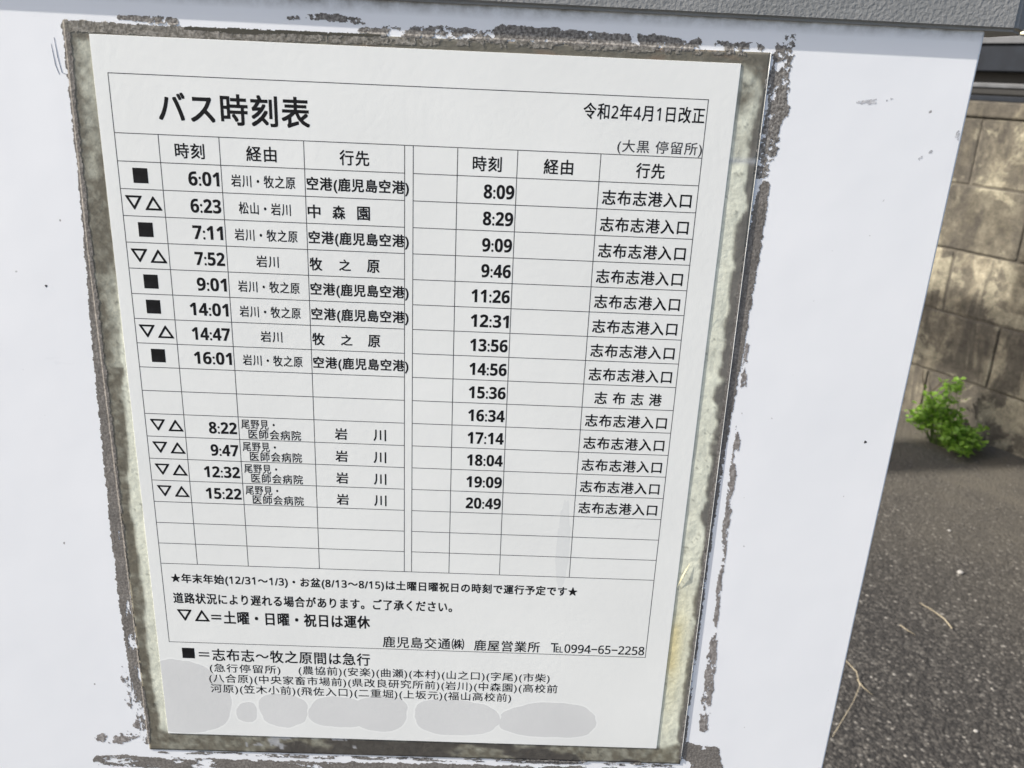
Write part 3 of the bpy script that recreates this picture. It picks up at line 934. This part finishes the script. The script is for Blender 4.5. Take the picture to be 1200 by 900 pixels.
# ------------------------------------------------------------------ things on the ground
def straw(label, pts, r, extra=None):
    base = Vector((pts[0][0], pts[0][1], GROUND_Z))
    paths = []
    for pp in [pts] + (extra or []):
        n = len(pp)
        paths.append([(Vector((p[0], p[1], GROUND_Z + (p[2] if len(p) > 2 else 0.004))) - base, r * (1.0 - 0.55 * i / (n - 1))) for i, p in enumerate(pp)])
    o = link('dry_straw', tube(paths, 6), M['straw'])
    o.location = base
    tag(o, label, 'straw', 'dry straws lying on the asphalt')
straw('thick short straw lying alone on the asphalt', [(1.087, 1.208, .004), (1.083, 1.235, .008), (1.072, 1.268, .007), (1.060, 1.297, .004)], 0.0012)
straw('faint thin curved straw beside the thick short one', [(0.982, 1.215, .003), (0.986, 1.196, .006), (1.000, 1.181, .003)], 0.0008)
straw('long bent forked straw beside the edge of the white board', [(0.824, 1.093, .003), (0.828, 1.05, .010), (0.822, 1.015, .006), (0.790, 0.965, .010), (0.725, 0.884, .003)], 0.0009,
      [[(0.822, 1.030, .008), (0.826, 1.008, .007), (0.838, 0.994, .003)]])

def pebble_mesh(r, seed):
    bm = bmesh.new()
    bmesh.ops.create_icosphere(bm, subdivisions=2, radius=r)
    for v in bm.verts:
        d = 1 + 0.35 * noise.noise(v.co / r * 0.9 + Vector((seed, seed * .7, 0)))
        v.co = Vector((v.co.x * d * 1.15, v.co.y * d * 0.95, v.co.z * d * 0.7))
    me = bpy.data.meshes.new('pebble'); bm.to_mesh(me); bm.free()
    me.polygons.foreach_set('use_smooth', [True] * len(me.polygons))
    return me
for (x, y, r, lab) in ((1.214, 1.430, 0.0065, 'whitish round pebble on the asphalt, the largest one'), (1.285, 1.63, 0.0038, 'small pale pebble on the asphalt nearest the wall'),
                       (0.985, 0.91, 0.0034, 'small yellowish pebble on the asphalt low in the picture')):
    o = link('pebble', pebble_mesh(r, x * 9), M['stone'])
    o.location = (x, y, GROUND_Z + r * 0.45)
    tag(o, lab, 'pebble', 'pale pebbles on the asphalt')

def grit():
    vs, fs = [], []
    oct_f = [(0, 2, 4), (2, 1, 4), (1, 3, 4), (3, 0, 4), (2, 0, 5), (1, 2, 5), (3, 1, 5), (0, 3, 5)]
    n = 0
    while n < 2800:
        x = rnd.uniform(0.3, 2.6); y = rnd.uniform(0.3, 2.7)
        if x * 0.8643 + y * 0.5030 > 2.56: continue
        n += 1
        near = max(0, (x * 0.8643 + y * 0.503 - 1.6))
        r = rnd.uniform(0.0010, 0.0026) * (1.6 if rnd.random() < 0.05 else 1) * (1 + 0.4 * near)
        a = rnd.uniform(0, 6.28)
        ca, sa = math.cos(a), math.sin(a)
        b = len(vs)
        for (px, py, pz) in ((1, 0, 0), (-1, 0, 0), (0, .8, 0), (0, -.8, 0), (0, 0, .6), (0, 0, -.6)):
            px *= r * rnd.uniform(.7, 1.3); py *= r * rnd.uniform(.7, 1.3); pz *= r
            vs.append((x + px * ca - py * sa, y + px * sa + py * ca, r * 0.3 + pz))
        for f in oct_f: fs.append(tuple(b + i for i in f))
    o = link('loose_grit', mesh_from(vs, fs), M['gravel'])
    o.location = (0, 0, GROUND_Z)
    tag(o, 'fine loose grit scattered over the asphalt', 'grit', kind='stuff')
grit()

# ------------------------------------------------------------------ weed at the foot of the wall
def weed():
    base = wall_world(0.20, 0.16, GROUND_Z)
    root = empty('weed_plant', base)
    tag(root, 'bright green leafy weed growing at the foot of the block wall', 'weed')
    r = random.Random(5)
    stems = []
    tips = []
    for i in range(46):
        t = r.uniform(-0.10, 0.10); dep = r.uniform(-0.07, 0.06)
        hgt = max(0.035, (0.175 - abs(t + 0.045) * 0.9) * r.uniform(0.55, 1.1))
        p0 = E1 * t * 0.45
        p2 = E1 * t + Vector((-0.8643, -0.503, 0)) * dep + Vector((0, 0, hgt))
        p1 = (p0 + p2) * 0.5 + Vector((0, 0, hgt * 0.15))
        stems.append([(p0, 0.0016), (p1, 0.0013), (p2, 0.0008)])
        tips.append((p0, p1, p2))
    # one tall sprig
    sprig = E1 * -0.035 + Vector((0.8643, 0.503, 0)) * 0.05 + Vector((0, 0, 0.178))
    p1 = E1 * 0.0 + Vector((0.8643, 0.503, 0)) * 0.03 + Vector((0, 0, 0.13))
    stems.append([(Vector((0, 0, 0)), 0.002), (p1, 0.0015), (sprig, 0.001)])
    link('stems', tube(stems, 5), M['stem'], root)
    vs, fs, tones = [], [], []
    def leaf(p, L, tone):
        th = r.uniform(0, 6.283); el = r.uniform(-0.2, 0.9)
        d = Vector((math.cos(th) * math.cos(el), math.sin(th) * math.cos(el), math.sin(el)))
        sd = d.cross(Vector((0, 0, 1)) + Vector((r.uniform(-.5, .5), r.uniform(-.5, .5), 0))).normalized()
        up = sd.cross(d)
        b = len(vs)
        for (u, w, h) in ((0, 0, 0), (.3, .36, .06), (.65, .42, .05), (1, 0.05, -.05), (.65, -.42, .05), (.3, -.36, .06)):
            vs.append(p + d * L * u + sd * L * w + up * L * h)
        fs.append((b, b + 1, b + 2, b + 3)); fs.append((b, b + 3, b + 4, b + 5))
        tones.extend([tone] * 6)
    for (p0, p1, p2) in tips:
        for k in range(26):
            f = r.uniform(0.35, 1.0)
            q = (p0.lerp(p1, f * 2) if f < .5 else p1.lerp(p2, f * 2 - 1))
            q = q + Vector((r.gauss(0, .012), r.gauss(0, .012), r.gauss(0, .008)))
            if q.z < 0.004: q.z = 0.004
            leaf(q, r.uniform(0.011, 0.022), r.uniform(0.7, 1.35))
    for k in range(60):
        q = sprig + Vector((r.gauss(0, .017), r.gauss(0, .017), r.gauss(-.006, .016)))
        leaf(q, r.uniform(0.012, 0.024), r.uniform(0.8, 1.3))
    me = mesh_from(vs, fs)
    at = me.attributes.new('tone', 'FLOAT_COLOR', 'POINT')
    cc = np.ones((len(vs), 4), np.float32)
    cc[:, :3] = np.array(tones)[:, None]
    at.data.foreach_set('color', cc.ravel())
    link('foliage', me, M['leaf'], root)
weed()

def dry_stalk():
    base = wall_world(0.03, 0.03, GROUND_Z)
    o = link('dry_stalk', tube([[(Vector((0, 0, 0)), 0.003), (Vector((0, 0, 0.09)) + E1 * 0.0, 0.0028), (E1 * 0.04 + Vector((0, 0, 0.155)), 0.0022), (E1 * 0.085 + Vector((0, 0, 0.185)), 0.0012)],
                                [(Vector((0, 0, 0.085)), 0.0024), (E1 * -0.03 + Vector((0, 0, 0.15)), 0.0018), (E1 * -0.035 + Vector((0, 0, 0.20)), 0.001)],
                                [(E1 * 0.03 + Vector((0, 0, 0.14)), 0.0018), (E1 * 0.05 + Vector((0, 0, 0.13)), 0.001)]], 6), M['twig'])
    o.location = base
    tag(o, 'dark dry forked stalk standing against the wall behind the weed', 'stalk')
dry_stalk()
